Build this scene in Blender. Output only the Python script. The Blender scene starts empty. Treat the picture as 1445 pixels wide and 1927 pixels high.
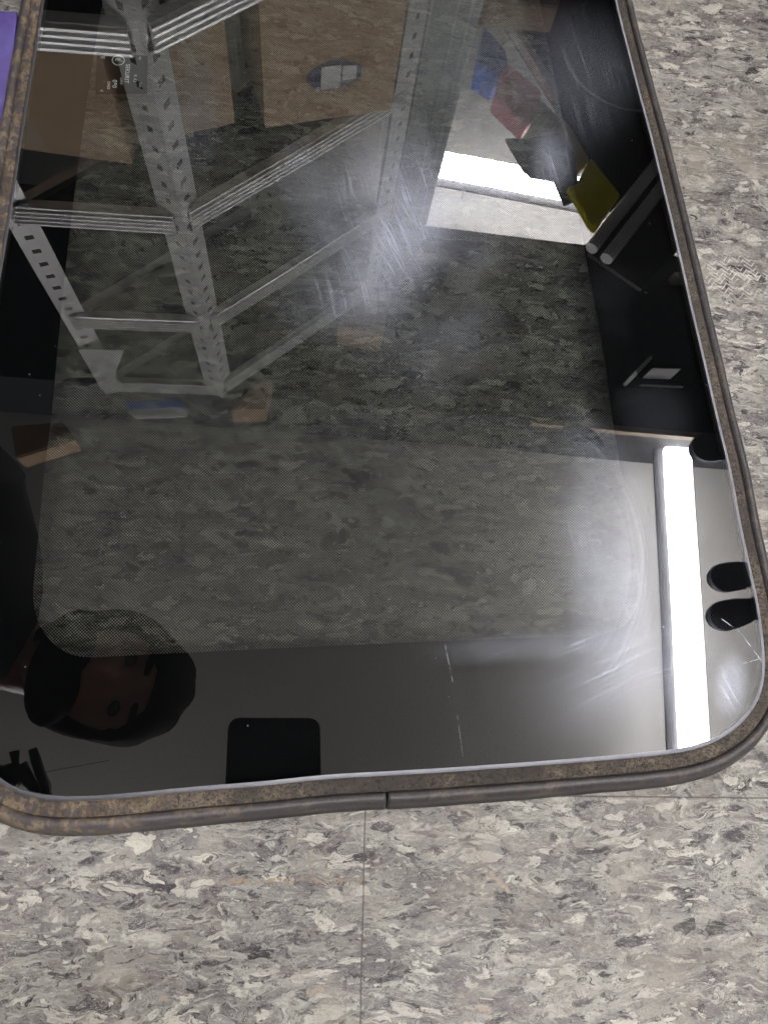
import bpy, bmesh, math, random
from mathutils import Vector, Matrix
random.seed(4)
S = bpy.context.scene
COL = S.collection

# ---------------------------------------------------------------- camera
F = 1400.0; W0, H0 = 1445.0, 1927.0; CX, CY = W0 / 2, H0 / 2
NAD = (560.0, 1365.0)                       # where the plumb line under the lens meets the glass
GT = 0.020                                  # height of the glass top above the floor
CAMZ = 0.400
d = Vector(((NAD[0] - CX) / F, -(NAD[1] - CY) / F, -1.0)).normalized()
Zc = -d
up = Vector((0, 1, 0)); Yc = (up - Zc * up.dot(Zc)).normalized(); Xc = Yc.cross(Zc)
R3 = Matrix((Xc, Yc, Zc))                   # camera -> world
cam_d = bpy.data.cameras.new('camera'); cam = bpy.data.objects.new('camera', cam_d); COL.objects.link(cam)
cam.matrix_world = Matrix.Translation((0, 0, CAMZ)) @ R3.to_4x4()
cam_d.sensor_fit = 'VERTICAL'; cam_d.sensor_height = 36.0; cam_d.lens = F / H0 * 36.0
cam_d.clip_start = 0.004; cam_d.clip_end = 60
S.camera = cam

# ---------------------------------------------------------------- world and exposure
w = bpy.data.worlds.new('World'); S.world = w; w.use_nodes = True
w.node_tree.nodes['Background'].inputs[0].default_value = (0.85, 0.92, 1.0, 1)
w.node_tree.nodes['Background'].inputs[1].default_value = 0.05
S.view_settings.view_transform = 'Standard'; S.view_settings.look = 'None'
S.view_settings.exposure = 0.50; S.view_settings.gamma = 1.0
S.render.engine = 'CYCLES'
S.cycles.max_bounces = 10; S.cycles.transparent_max_bounces = 16
S.cycles.diffuse_bounces = 4; S.cycles.sample_clamp_indirect = 12.0
S.cycles.pixel_filter_type = 'BLACKMAN_HARRIS'; S.cycles.filter_width = 1.5
TUBE = 46.0                                 # strength of the ceiling tubes

# ---------------------------------------------------------------- pixel <-> world
def ray(px, py):
    return R3 @ Vector(((px - CX) / F, -(py - CY) / F, -1.0))
def on(px, py, z=GT):
    """point seen directly at that pixel, at height z"""
    v = ray(px, py); t = (CAMZ - z) / -v.z
    return Vector((v.x * t, v.y * t, z))
def mir(px, py, z):
    """point at height z seen in the glass at that pixel"""
    v = ray(px, py); t = (CAMZ - GT + z - GT) / -v.z
    return Vector((v.x * t, v.y * t, z))

# ---------------------------------------------------------------- node helper
class NT:
    def __init__(s, name):
        s.m = bpy.data.materials.new(name); s.m.use_nodes = True
        s.t = s.m.node_tree; s.t.nodes.clear()
        s.out = s.t.nodes.new('ShaderNodeOutputMaterial')
    def n(s, typ, ins=None, **kw):
        nd = s.t.nodes.new('ShaderNode' + typ)
        for k, v in kw.items(): setattr(nd, k, v)
        for k, v in (ins or {}).items(): s.put(nd.inputs[k], v)
        return nd
    def put(s, sock, v):
        if isinstance(v, bpy.types.NodeSocket): s.t.links.new(v, sock)
        elif isinstance(v, bpy.types.Node): s.t.links.new(v.outputs[0], sock)
        else:
            if isinstance(v, (tuple, list)) and len(v) == 3 and sock.type == 'RGBA': v = (*v, 1)
            sock.default_value = v
    def math(s, op, a, b=0.0, c=0.0, clamp=False):
        nd = s.n('Math', operation=op, use_clamp=clamp)
        s.put(nd.inputs[0], a); s.put(nd.inputs[1], b)
        if op in ('MULTIPLY_ADD', 'COMPARE', 'SMOOTH_MIN'): s.put(nd.inputs[2], c)
        return nd.outputs[0]
    def vmath(s, op, a, b=(0, 0, 0)):
        nd = s.n('VectorMath', operation=op); s.put(nd.inputs[0], a)
        if op == 'SCALE': s.put(nd.inputs['Scale'], b)
        else: s.put(nd.inputs[1], b)
        return nd.outputs[0] if op not in ('LENGTH', 'DISTANCE', 'DOT_PRODUCT') else nd.outputs[1]
    def mix(s, f, a, b, mode='MIX'):
        nd = s.n('Mix', data_type='RGBA', blend_type=mode)
        s.put(nd.inputs[0], f); s.put(nd.inputs[6], a); s.put(nd.inputs[7], b)
        return nd.outputs[2]
    def step(s, x, a, b):                    # smooth ramp 0..1 from a to b
        nd = s.n('MapRange', interpolation_type='SMOOTHSTEP')
        s.put(nd.inputs[0], x); s.put(nd.inputs[1], a); s.put(nd.inputs[2], b)
        return nd.outputs[0]
    def noise(s, v, sc, det=3, rough=.55, dist=0.0, col=False):
        nd = s.n('TexNoise', {'Vector': v, 'Scale': sc, 'Detail': det, 'Roughness': rough, 'Distortion': dist})
        return nd.outputs[1] if col else nd.outputs[0]
    def vor(s, v, sc, feat='F1', rnd=1.0):
        return s.n('TexVoronoi', {'Vector': v, 'Scale': sc, 'Randomness': rnd}, feature=feat)
    def pos(s): return s.n('TexCoord').outputs['Object']
    def stretch(s, v, sc, rot=0, loc=(0, 0, 0)):
        return s.n('Mapping', {'Vector': v, 'Scale': sc, 'Rotation': (0, 0, rot), 'Location': loc}).outputs[0]
    def done(s, sh):
        s.put(s.out.inputs[0], sh if isinstance(sh, bpy.types.NodeSocket) else sh.outputs[0]); return s.m
    def pbr(s, col, rough=.5, metal=0.0, bump=None, bs=.3, bd=.001, spec=.5, **kw):
        ins = {'Base Color': col, 'Roughness': rough, 'Metallic': metal, 'Specular IOR Level': spec}
        ins.update(kw)
        nd = s.n('BsdfPrincipled', ins)
        if bump is not None:
            b = s.n('Bump', {'Height': bump, 'Strength': bs, 'Distance': bd}); s.put(nd.inputs['Normal'], b)
        return nd

def simple(name, col, rough=.5, metal=0.0, var=.12, sc=30, bs=.15, spec=.5):
    t = NT(name); p = t.pos(); n = t.noise(p, sc, 4)
    k = t.math('MULTIPLY_ADD', n, 2 * var, 1 - var)
    c = t.mix(1.0, col, t.n('CombineColor', {0: k, 1: k, 2: k}).outputs[0], 'MULTIPLY')
    return t.done(t.pbr(c, t.math('MULTIPLY_ADD', n, .15, rough - .07), metal, n, bs, .002, spec))

# ---------------------------------------------------------------- materials
def floor_mat():
    t = NT('marbled_vinyl'); P = t.pos()
    Pf = t.stretch(P, (1, 1, 1), math.radians(2.9))                     # tile axes
    def warp(v, sc, amt, det=3):
        return t.vmath('ADD', v, t.vmath('SCALE', t.vmath('SUBTRACT', t.noise(v, sc, det, .6, col=True), (.5, .5, .5)), amt))
    q = t.stretch(warp(t.stretch(Pf, (.50, 1, 1), math.radians(-5)), 48, .019), (1.45, 1.45, 1))
    q = warp(q, 170, .0075)
    qf = warp(q, 420, .0022, 2)
    n1 = t.noise(q, 34, 5, .62); n2 = t.noise(qf, 190, 5, .72, .8)
    flow = t.noise(t.stretch(q, (.38, 1.25, 1)), 120, 6, .68, 1.4)
    flow2 = t.noise(t.stretch(q, (.5, 1.1, 1), .25, (4, 2, 0)), 64, 6, .66, 1.8)
    base = t.mix(t.step(n1, .36, .64), (.215, .200, .205), (.375, .365, .335))
    base = t.mix(t.math('MULTIPLY', t.step(flow, .52, .66), .85), base, (.46, .445, .395))
    base = t.mix(t.math('MULTIPLY', t.step(flow, .47, .34), .80), base, (.165, .155, .170))
    base = t.mix(t.math('MULTIPLY', t.step(flow2, .55, .66), .75), base, (.50, .485, .43))
    base = t.mix(t.math('MULTIPLY', t.step(flow2, .44, .32), .70), base, (.185, .18, .195))
    def chips(base, sc, off, thr, pal, hard=.10, amt=1.0, st=(1, 1, 1)):
        v = t.vor(t.stretch(qf, st, 0, off), sc)
        sep = t.n('SeparateColor', {0: v.outputs['Color']})
        dd = t.math('ADD', v.outputs['Distance'], t.math('MULTIPLY', t.math('SUBTRACT', n2, .5), .45))
        on_ = t.step(sep.outputs[0], thr, thr + .02)
        m = t.math('MULTIPLY', t.math('MULTIPLY', on_, t.step(dd, .44, .44 - hard)), amt)
        rim = t.math('MULTIPLY', on_, t.step(t.math('ABSOLUTE', t.math('SUBTRACT', dd, .45)), .055, .02))
        rm = t.n('ValToRGB', {0: sep.outputs[1]}); cr = rm.color_ramp; cr.interpolation = 'CONSTANT'
        cr.elements[0].color = (*pal[0], 1); cr.elements[0].position = 0
        cr.elements[1].color = (*pal[1], 1); cr.elements[1].position = 1 / len(pal)
        for i in range(2, len(pal)):
            e = cr.elements.new(i / len(pal)); e.color = (*pal[i], 1)
        c = t.mix(t.math('MULTIPLY', t.step(n2, .35, .7), .38), rm.outputs[0], (.25, .24, .235))
        r = t.mix(m, base, c)
        rimc = t.math('MULTIPLY', rim, t.step(t.noise(q, 140, 3), .46, .60))
        return t.mix(t.math('MULTIPLY', rimc, .62), r, (.085, .08, .095)), m
    G = (.34, .335, .32); L = (.53, .505, .44); D = (.125, .115, .135); M = (.225, .21, .225); K = (.06, .06, .075)
    B_ = (.27, .245, .235); W = (.60, .57, .49)
    base, m1 = chips(base, 66, (0, 0, 0), .30, [G, M, L, B_, G, M, (.40, .39, .36), B_], .14, .72)
    base, m2 = chips(base, 104, (5, 2, 0), .50, [L, M, D, G, W, B_, M, L], .10, .85)
    base, m5 = chips(base, 140, (3, 8, 0), .62, [L, G, M, W, B_, D], .10, .8, (.6, 1.2, 1))
    base, m3 = chips(base, 90, (1, 7, 0), .90, [D, W, M, K, L, D], .08, .92)
    base, m4 = chips(base, 250, (9, 3, 0), .66, [L, D, M, W, K, G], .12, .8)
    # flow lines around the chips
    nn = t.noise(t.vmath('ADD', q, t.vmath('SCALE', t.noise(q, 60, 2, col=True), .012)), 50, 5, .6, 1.6)
    fr = t.math('ABSOLUTE', t.math('SUBTRACT', t.math('FRACT', t.math('MULTIPLY', nn, 12)), .5))
    line = t.math('MULTIPLY', t.step(fr, .085, .02), t.step(t.noise(Pf, 95, 4, .6), .44, .58))
    base = t.mix(t.math('MULTIPLY', line, .70), base, (.075, .072, .09))
    fr2 = t.math('ABSOLUTE', t.math('SUBTRACT', t.math('FRACT', t.math('MULTIPLY', nn, 19)), .5))
    line2 = t.math('MULTIPLY', t.step(fr2, .14, .03), t.step(t.noise(Pf, 70, 3), .47, .60))
    base = t.mix(t.math('MULTIPLY', line2, .6), base, (.56, .54, .47))
    base = t.mix(t.math('MULTIPLY', t.step(t.noise(qf, 520, 4, .75), .55, .70), .5), base, (.12, .11, .115))
    base = t.mix(t.math('MULTIPLY', t.step(t.noise(t.stretch(qf, (1, 1, 1), 0, (7, 7, 0)), 480, 4, .75), .56, .70), .5), base, (.60, .58, .52))
    base = t.n('BrightContrast', {'Color': base, 'Bright': .01, 'Contrast': .42}).outputs[0]
    base = t.mix(t.math('MULTIPLY', t.step(t.noise(t.stretch(Pf, (.35, 1, 1)), 700, 5, .8), .52, .70), .45), base, (.60, .57, .50))
    base = t.mix(t.math('MULTIPLY', t.step(t.noise(t.stretch(Pf, (.4, 1, 1), 0, (3, 3, 0)), 560, 5, .8), .54, .70), .45), base, (.13, .12, .11))
    base = t.mix(1.0, base, (.715, .706, .680), 'MULTIPLY')
    # grit
    sp = t.vor(Pf, 420)
    spm = t.math('MULTIPLY', t.step(sp.outputs['Distance'], .26, .14), t.step(t.n('SeparateColor', {0: sp.outputs['Color']}).outputs[0], .80, .84))
    base = t.mix(t.math('MULTIPLY', spm, .75), base, (.06, .055, .055))
    # wear and brown grime
    x = t.n('SeparateXYZ', {0: Pf}); X, Y = x.outputs[0], x.outputs[1]
    g = t.math('MULTIPLY', t.step(t.noise(P, 15, 7, .78), .46, .66), .55)
    base = t.mix(g, base, (.22, .175, .125))
    g2 = t.math('MULTIPLY', t.step(t.noise(t.stretch(P, (1, 1, 1), 0, (2, 5, 0)), 130, 5, .75, 1.5), .63, .70), .7)
    base = t.mix(g2, base, (.12, .09, .065))
    # arc of grime low on the right, rust dots along a line, scratch lines
    def arc(base, cx, cy, r, wd, col, amt, xlo=None, nscale=90, thr=.42):
        dd = t.vmath('DISTANCE', P, (cx, cy, 0))
        m = t.step(t.math('ABSOLUTE', t.math('SUBTRACT', dd, r)), wd, wd * .1)
        m = t.math('MULTIPLY', m, t.step(t.noise(P, nscale, 5, .75), thr, thr + .2))
        m = t.math('MULTIPLY', m, t.step(t.noise(P, 30, 2), .34, .52))
        if xlo: m = t.math('MULTIPLY', m, t.step(t.n('SeparateXYZ', {0: P}).outputs[1], xlo + .012, xlo))
        return t.mix(t.math('MULTIPLY', m, amt), base, col)
    pa, pb, pc = on(1040, 1715, 0), on(1215, 1815, 0), on(1400, 1765, 0)
    ax, ay, bx, by, cx_, cy_ = pa.x, pa.y, pb.x, pb.y, pc.x, pc.y
    D2 = 2 * (ax * (by - cy_) + bx * (cy_ - ay) + cx_ * (ay - by))
    ux = ((ax*ax+ay*ay)*(by-cy_) + (bx*bx+by*by)*(cy_-ay) + (cx_*cx_+cy_*cy_)*(ay-by)) / D2
    uy = ((ax*ax+ay*ay)*(cx_-bx) + (bx*bx+by*by)*(ax-cx_) + (cx_*cx_+cy_*cy_)*(bx-ax)) / D2
    base = arc(base, ux, uy, math.hypot(ax - ux, ay - uy), .0060, (.13, .10, .08), .75, pa.y, 220, .38)
    def stroke(base, p, q_, wd, col, amt, ns=0, thr=.5):
        a = on(*p, 0); b = on(*q_, 0); L_ = (b - a).length; u = (b - a).normalized()
        rel = t.vmath('SUBTRACT', P, (a.x, a.y, 0))
        al = t.vmath('DOT_PRODUCT', rel, (u.x, u.y, 0)); ac = t.math('ABSOLUTE', t.vmath('DOT_PRODUCT', rel, (-u.y, u.x, 0)))
        ac = t.math('ADD', ac, t.math('MULTIPLY', t.math('SUBTRACT', t.noise(P, 160, 2), .5), wd * .8))
        m = t.math('MULTIPLY', t.step(ac, wd, wd * .4), t.math('MULTIPLY', t.step(al, 0, .001), t.step(al, L_, L_ - .001)))
        if ns: m = t.math('MULTIPLY', m, t.step(t.noise(P, ns, 3, .7), thr, thr + .06))
        return t.mix(t.math('MULTIPLY', m, amt), base, col)
    base = stroke(base, (430, 1658), (690, 1656), .0015, (.22, .10, .0), .85, 330, .49)
    base = stroke(base, (0, 1662), (320, 1655), .0013, (.38, .24, .08), .8, 190, .58)
    base = stroke(base, (1217, 105), (1285, 15), .00035, (.10, .07, .05), .85)
    base = stroke(base, (1228, 78), (1242, 55), .0004, (.14, .10, .08), .7)
    base = stroke(base, (655, 1850), (648, 1930), .0003, (.16, .12, .10), .7)
    base = stroke(base, (674, 1532), (670, 1560), .0003, (.16, .12, .10), .6)
    base = stroke(base, (1290, 1735), (1440, 1752), .0003, (.13, .11, .10), .6)
    base = stroke(base, (1205, 1655), (1255, 1745), .0003, (.13, .11, .10), .5)
    base = stroke(base, (1150, 1810), (1060, 1845), .0002, (.13, .11, .10), .6)
    for (a, b, wd) in (((920, 1640), (960, 1680), .0016), ((1070, 1580), (1080, 1600), .002), ((1098, 1710), (1120, 1745), .0022), ((890, 1895), (925, 1905), .0018), ((185, 1797), (200, 1799), .0026), ((575, 1870), (612, 1860), .0017), ((1178, 1672), (1192, 1676), .0022), ((1432, 330), (1445, 333), .0022), ((300, 1878), (318, 1880), .0016)):
        base = stroke(base, a, b, wd, (.07, .055, .045) if wd > .0018 else (.28, .18, .09), .75, 300, .40)
    # sole print, zigzag
    a = on(1385, 520, 0)
    rel = t.vmath('SUBTRACT', P, (a.x, a.y, 0)); r_ = t.n('SeparateXYZ', {0: rel})
    zz = t.math('PINGPONG', t.math('ADD', r_.outputs[0], t.math('MULTIPLY', r_.outputs[1], .2)), .0045)
    ph = t.math('FRACT', t.math('DIVIDE', t.math('ADD', r_.outputs[1], t.math('MULTIPLY', zz, 1.0)), .0036))
    zm = t.step(t.math('ABSOLUTE', t.math('SUBTRACT', ph, .5)), .19, .10)
    dist = t.vmath('LENGTH', t.vmath('MULTIPLY', rel, (1, 1.5, 0)))
    zm = t.math('MULTIPLY', zm, t.math('MULTIPLY', t.step(dist, .032, .016), t.step(t.noise(P, 110, 3), .40, .52)))
    base = t.mix(t.math('MULTIPLY', zm, .45), base, (.62, .59, .53))
    # seams of the tiles
    sx = on(688, 1494, 0)
    c_, s_ = math.cos(math.radians(-2.9)), math.sin(math.radians(-2.9))
    # mapping rotates by +2.9 deg
    rx = sx.x * math.cos(math.radians(2.9)) - sx.y * math.sin(math.radians(2.9))
    ry = sx.x * math.sin(math.radians(2.9)) + sx.y * math.cos(math.radians(2.9))
    wv = t.math('MULTIPLY', t.math('SUBTRACT', t.noise(P, 45, 4), .5), .0007)
    dx = t.math('PINGPONG', t.math('ADD', t.math('SUBTRACT', X, rx), wv), .1525)
    dy = t.math('PINGPONG', t.math('ADD', t.math('SUBTRACT', Y, ry), wv), .1525)
    dmin = t.math('MINIMUM', dx, dy)
    seam = t.math('MULTIPLY', t.step(dmin, .00055, .0002), t.step(t.noise(P, 60, 3), .15, .45))
    near = t.step(Y, .10, .02)
    base = t.mix(t.math('MULTIPLY', seam, t.math('MULTIPLY_ADD', near, .60, .22)), base, (.05, .038, .03))
    # every tile a touch different
    h = t.math('ADD', t.math('MULTIPLY', n2, .4), t.math('MULTIPLY', seam, -1.5))
    h = t.math('ADD', h, t.math('MULTIPLY', t.noise(Pf, 600, 2), .35))
    hs = t.n('HueSaturation', {'Color': base, 'Saturation': .62, 'Value': 1.0})
    return t.done(t.pbr(hs.outputs[0], t.math('MULTIPLY_ADD', n1, .25, .36), 0, h, .35, .0006, .4))

def glass_mat():
    t = NT('tinted_glass'); P = t.pos(); geo = t.n('NewGeometry')
    fr = t.n('Fresnel', {'IOR': 2.05})
    front = t.math('SUBTRACT', 1.0, geo.outputs['Backfacing'])
    upf = t.step(t.n('SeparateXYZ', {0: geo.outputs['Normal']}).outputs[2], 0, .5)
    # faint waviness of tempered glass
    wb = t.n('Bump', {'Height': t.noise(P, 6, 1), 'Strength': .12, 'Distance': .001})
    gl = t.n('BsdfGlossy', {'Color': (1, 1, 1, 1), 'Roughness': .0, 'Normal': wb})
    tr = t.n('BsdfTransparent', {'Color': (.86, .91, .875, 1)})
    trc = t.n('BsdfTransparent')
    body = t.n('MixShader', {0: geo.outputs['Backfacing'], 1: tr, 2: trc})
    # wiped-on dirt film: streaky, in patches
    def ell(px, py, rx, ry, rot=0, soft=1.0):
        c = on(px, py)
        m = t.stretch(P, (1, 1, 1), 0, (-c.x, -c.y, 0))
        m = t.n('Mapping', {'Vector': m, 'Rotation': (0, 0, -rot), 'Scale': (1, 1, 0)}).outputs[0]
        m = t.vmath('MULTIPLY', m, (1 / rx, 1 / ry, 0))
        return t.step(t.vmath('LENGTH', m), 1.0, 1.0 - soft)
    wv = t.vmath('SCALE', t.vmath('SUBTRACT', t.noise(P, 9, 2, col=True), (.5, .5, .5)), .016)
    Pw = t.vmath('ADD', P, wv)
    def streaks(rot, fine=950, coarse=210, thr=.5):
        q = t.stretch(Pw, (1, 1, 1), rot)
        a = t.noise(t.vmath('MULTIPLY', q, (1, .030, 0)), fine, 3, .6)
        b = t.noise(t.vmath('MULTIPLY', q, (1, .09, 0)), coarse, 3, .6)
        return t.math('MULTIPLY', t.step(a, thr - .06, thr + .16), t.step(b, .36, .66))
    A = math.radians
    sA = streaks(A(-14)); sB = streaks(A(-8), 820, 180); sC = streaks(A(70), 500, 120); sD = streaks(A(-27), 760)
    terms = [
        (ell(705, 410, .050, .100, A(-8), 1.0), sA, 1.0), (ell(745, 470, .034, .06, A(-20), 1.0), sD, 1.1), (ell(800, 380, .03, .07, 0, 1.0), sA, .7), (ell(960, 150, .10, .10, 0, 1), sB, .25),
        (ell(580, 360, .025, .05, A(12), .9), sA, .55), (ell(640, 560, .05, .035, 0, 1.0), sA, .45),
        (ell(880, 400, .05, .06, 0, 1.0), sB, .35), (ell(1100, 130, .05, .07, A(-14), 1.0), sB, .35),
        (ell(1040, 300, .018, .035, A(-10), .9), sB, .8), (ell(800, 640, .06, .05, 0, 1), sB, .25),
        (ell(1110, 1000, .030, .06, A(-8), 1.0), sB, .60), (ell(1150, 1120, .030, .045, A(-20), 1.0), sD, .6),
        (ell(1180, 1270, .075, .035, A(15), 1.0), sC, .55), (ell(1375, 1290, .012, .022, A(-20), .8), sD, .9),
        (ell(1230, 780, .03, .03, 0, 1.0), sC, .10), (ell(1000, 1215, .07, .01, A(3), .8), sC, .4), (ell(350, 230, .03, .06, 0, 1), sA, .35)]
    film = None
    for m, s_, k in terms:
        v = t.math('MULTIPLY', t.math('MULTIPLY', m, t.math('MULTIPLY_ADD', s_, .55, .34)), k)
        film = v if film is None else t.math('ADD', film, v)
    # soft rub marks: concentric swirl near the lower right corner
    c = on(1060, 1040); dd = t.vmath('DISTANCE', t.vmath('MULTIPLY', Pw, (1, .62, 0)), (c.x, c.y * .62, 0))
    sw = t.noise(t.n('CombineXYZ', {0: dd, 1: 0.0, 2: 0.0}).outputs[0], 520, 3, .6)
    swm = t.math('MULTIPLY', t.step(t.math('ABSOLUTE', t.math('SUBTRACT', dd, .042)), .020, .002), t.step(P if False else t.n('SeparateXYZ', {0: P}).outputs[0], c.x - .005, c.x + .03))
    film = t.math('ADD', film, t.math('MULTIPLY', t.math('MULTIPLY', swm, t.step(sw, .30, .75)), .28))
    cloud = t.math('MULTIPLY', t.step(t.noise(P, 22, 4, .6), .46, .75), .13)
    cloudm = t.math('ADD', ell(780, 480, .16, .18, 0, 1), ell(1080, 1050, .09, .12, 0, 1))
    film = t.math('ADD', film, t.math('MULTIPLY', cloud, cloudm))
    # dust specks
    sp = t.vor(P, 170); sc_ = t.n('SeparateColor', {0: sp.outputs['Color']})
    spk = t.math('MULTIPLY', t.step(sp.outputs['Distance'], .065, .03), t.step(sc_.outputs[0], .86, .88))
    # scratches
    def scr(p, q_, wd):
        a = on(*p); b = on(*q_); L_ = (b - a).length; u = (b - a).normalized()
        rel = t.vmath('SUBTRACT', P, (a.x, a.y, 0))
        al = t.vmath('DOT_PRODUCT', rel, (u.x, u.y, 0)); ac = t.math('ABSOLUTE', t.vmath('DOT_PRODUCT', rel, (-u.y, u.x, 0)))
        return t.math('MULTIPLY', t.math('MULTIPLY', t.step(ac, wd, wd * .3), t.step(t.noise(P, 240, 2), .36, .52)), t.math('MULTIPLY', t.step(al, 0, .0006), t.step(al, L_, L_ - .0006)))
    sc1 = scr((837, 1212), (852, 1285), .00028); sc2 = scr((860, 1345), (871, 1425), .00016)
    sc3 = scr((1356, 1164), (1392, 1190), .00030); sc4 = scr((1392, 1190), (1438, 1252), .00030)
    sc5 = scr((1392, 1250), (1428, 1240), .0002); sc6 = scr((1268, 1182), (1278, 1160), .0002); sc7 = scr((1398, 1050), (1415, 1100), .0001)
    scs = sc1
    for q_ in (sc2, sc3, sc4, sc5, sc6, sc7): scs = t.math('MAXIMUM', scs, q_)
    film = t.math('MULTIPLY', film, .40, clamp=True)
    dirt = t.math('MAXIMUM', film, t.math('MULTIPLY', t.math('MAXIMUM', spk, t.math('MULTIPLY', scs, .55)), .75))
    dirt = t.math('MULTIPLY', dirt, t.math('MULTIPLY', upf, front))
    haze = t.n('BsdfDiffuse', {'Color': (.62, .66, .78, 1)})
    hz2 = t.n('BsdfGlossy', {'Color': (.75, .8, 1, 1), 'Roughness': .35})
    hz = t.n('MixShader', {0: .35, 1: haze, 2: hz2})
    b2 = t.n('MixShader', {0: t.math('MULTIPLY', fr, front), 1: body, 2: gl})
    return t.done(t.n('MixShader', {0: dirt, 1: b2, 2: hz}))

def dots_mat():
    t = NT('black_dot_screen'); P = t.pos()
    pitch = .00111
    q = t.vmath('SCALE', t.stretch(P, (1, 1, 1), math.radians(45)), 1 / pitch)
    fx = t.vmath('SUBTRACT', t.n('VectorMath', {0: q}, operation='FRACTION').outputs[0], (.5, .5, 0))
    fx = t.vmath('MULTIPLY', fx, (1, 1, 0))
    hole = t.step(t.vmath('LENGTH', fx), .405, .360)
    blk = t.pbr((.006, .006, .007), .5, 0, spec=.0)
    tr = t.n('BsdfTransparent')
    return t.done(t.n('MixShader', {0: hole, 1: blk, 2: tr}))

def seal_mat(name, lip):
    t = NT(name); P = t.pos(); x = t.n('SeparateXYZ', {0: P}); X = x.outputs[0]; Y = x.outputs[1]
    left = t.step(X, .0, -.13)
    n = t.noise(P, 90, 5, .65); f = t.noise(P, 900, 3, .7); b = t.noise(t.stretch(P, (1.6, .8, 1)), 150, 3, .55, .4)
    rub = t.mix(t.step(f, .4, .7), (.030, .028, .030), (.062, .056, .058))
    if lip:
        amt = t.math('MULTIPLY_ADD', left, .65, .22)
        dm = t.math('MULTIPLY', t.step(t.math('ADD', n, t.math('MULTIPLY', left, .10)), .50, .66), amt)
        rub = t.mix(.45, rub, (.062, .056, .058))
    else:
        amt = t.math('MULTIPLY_ADD', left, .35, .60)
        dm = t.math('MULTIPLY', t.step(t.math('ADD', f, t.math('MULTIPLY', left, .12)), .36, .62), amt)
    tan = t.mix(t.step(n, .35, .7), (.10, .075, .048), (.24, .185, .125))
    col = t.mix(dm, rub, tan)
    blot = t.vor(t.vmath('ADD', P, t.vmath('SCALE', t.noise(P, 130, 3, col=True), .006)), 175)
    bm_ = t.math('MULTIPLY', t.step(blot.outputs['Distance'], .50, .36), t.step(t.n('SeparateColor', {0: blot.outputs['Color']}).outputs[0], .25, .35))
    spots = t.math('MULTIPLY', t.math('MAXIMUM', bm_, t.step(b, .50, .60)), t.math('MULTIPLY', left, .85))
    col = t.mix(spots, col, (.058, .050, .058))
    if lip: col = t.mix(t.math('MULTIPLY', t.step(x.outputs[2], GT - .0062, GT - .0098), t.math('MULTIPLY_ADD', left, -.7, .9)), col, (.012, .011, .011))  # lower side darkened by height, shade of the steep face in its colour
    else:
        col = t.mix(t.math('MULTIPLY', t.step(t.noise(P, 28, 3), .47, .60), t.math('MULTIPLY_ADD', left, -.5, .6)), col, (.035, .030, .027))
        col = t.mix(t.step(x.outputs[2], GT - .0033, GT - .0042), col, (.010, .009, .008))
    blk = t.math('MULTIPLY', t.step(t.noise(P, 420, 5, .8), .53, .60), .6 if lip else .95)
    col = t.mix(t.math('MULTIPLY', blk, t.math('SUBTRACT', 1, t.math('MULTIPLY', left, .6))), col, (.018, .015, .013))
    h = t.math('ADD', t.math('MULTIPLY', f, 1.0 if not lip else .25), t.math('MULTIPLY', n, .5))
    ro = t.math('MULTIPLY_ADD', dm, .35, .42 if lip else .7)
    return t.done(t.pbr(col, ro, 0, h, .8 if not lip else .3, .0012, .4))

def edge_mat():
    t = NT('ground_glass_edge'); P = t.pos()
    n = t.noise(P, 260, 4, .65); n2 = t.noise(P, 35, 2)
    c = t.mix(n, (.16, .165, .19), (.42, .42, .46))
    c = t.mix(t.math('MULTIPLY', n2, .6), c, (.09, .10, .13))
    xx = t.n('SeparateXYZ', {0: P}).outputs[0]
    c = t.mix(t.math('MULTIPLY', t.step(xx, .02, -.10), .78), c, (.045, .045, .05))  # left side darkened: light from the right put into the colour
    return t.done(t.pbr(c, .42, 0, n, .4, .0006, .5))

def metal_mat(name, slots=False):
    t = NT(name); P = t.pos()
    n = t.noise(t.vmath('MULTIPLY', P, (1, 1, .06)), 90, 3)
    col = t.mix(n, (.66, .67, .69), (.88, .89, .90))
    if slots:
        x = t.n('SeparateXYZ', {0: P})
        zf = t.math('FRACT', t.math('DIVIDE', x.outputs[2], .05))
        band = t.step(t.math('ABSOLUTE', t.math('SUBTRACT', zf, .5)), .17, .13)
        mx = t.math('MAXIMUM', t.step(t.math('ABSOLUTE', t.math('SUBTRACT', x.outputs[0], .028)), .011, .009),
                    t.step(t.math('ABSOLUTE', t.math('SUBTRACT', x.outputs[1], .028)), .007, .005))
        sl = t.math('MULTIPLY', band, mx)
        hi = t.math('MULTIPLY', t.step(t.math('ABSOLUTE', t.math('SUBTRACT', zf, .5)), .24, .20), mx)
        col = t.mix(sl, t.mix(t.math('MULTIPLY', hi, .6), col, (.9, .9, .9)), (.03, .03, .035))
        return t.done(t.pbr(col, .34, t.math('SUBTRACT', .38, sl, clamp=True)))
    return t.done(t.pbr(col, .34, .6))

def card_mat():
    t = NT('brown_cardboard'); P = t.pos()
    n = t.noise(P, 12, 4); f = t.noise(t.vmath('MULTIPLY', P, (1, 1, 8)), 90, 3)
    c = t.mix(n, (.34, .23, .145), (.48, .34, .22)); c = t.mix(t.math('MULTIPLY', f, .25), c, (.15, .095, .055))
    return t.done(t.pbr(c, .75, 0, f, .2, .001))

def emit_mat():
    t = NT('lit_diffuser'); P = t.pos()
    e = t.n('Emission', {'Color': (1.0, .972, .955, 1), 'Strength': TUBE})
    return t.done(e)

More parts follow.
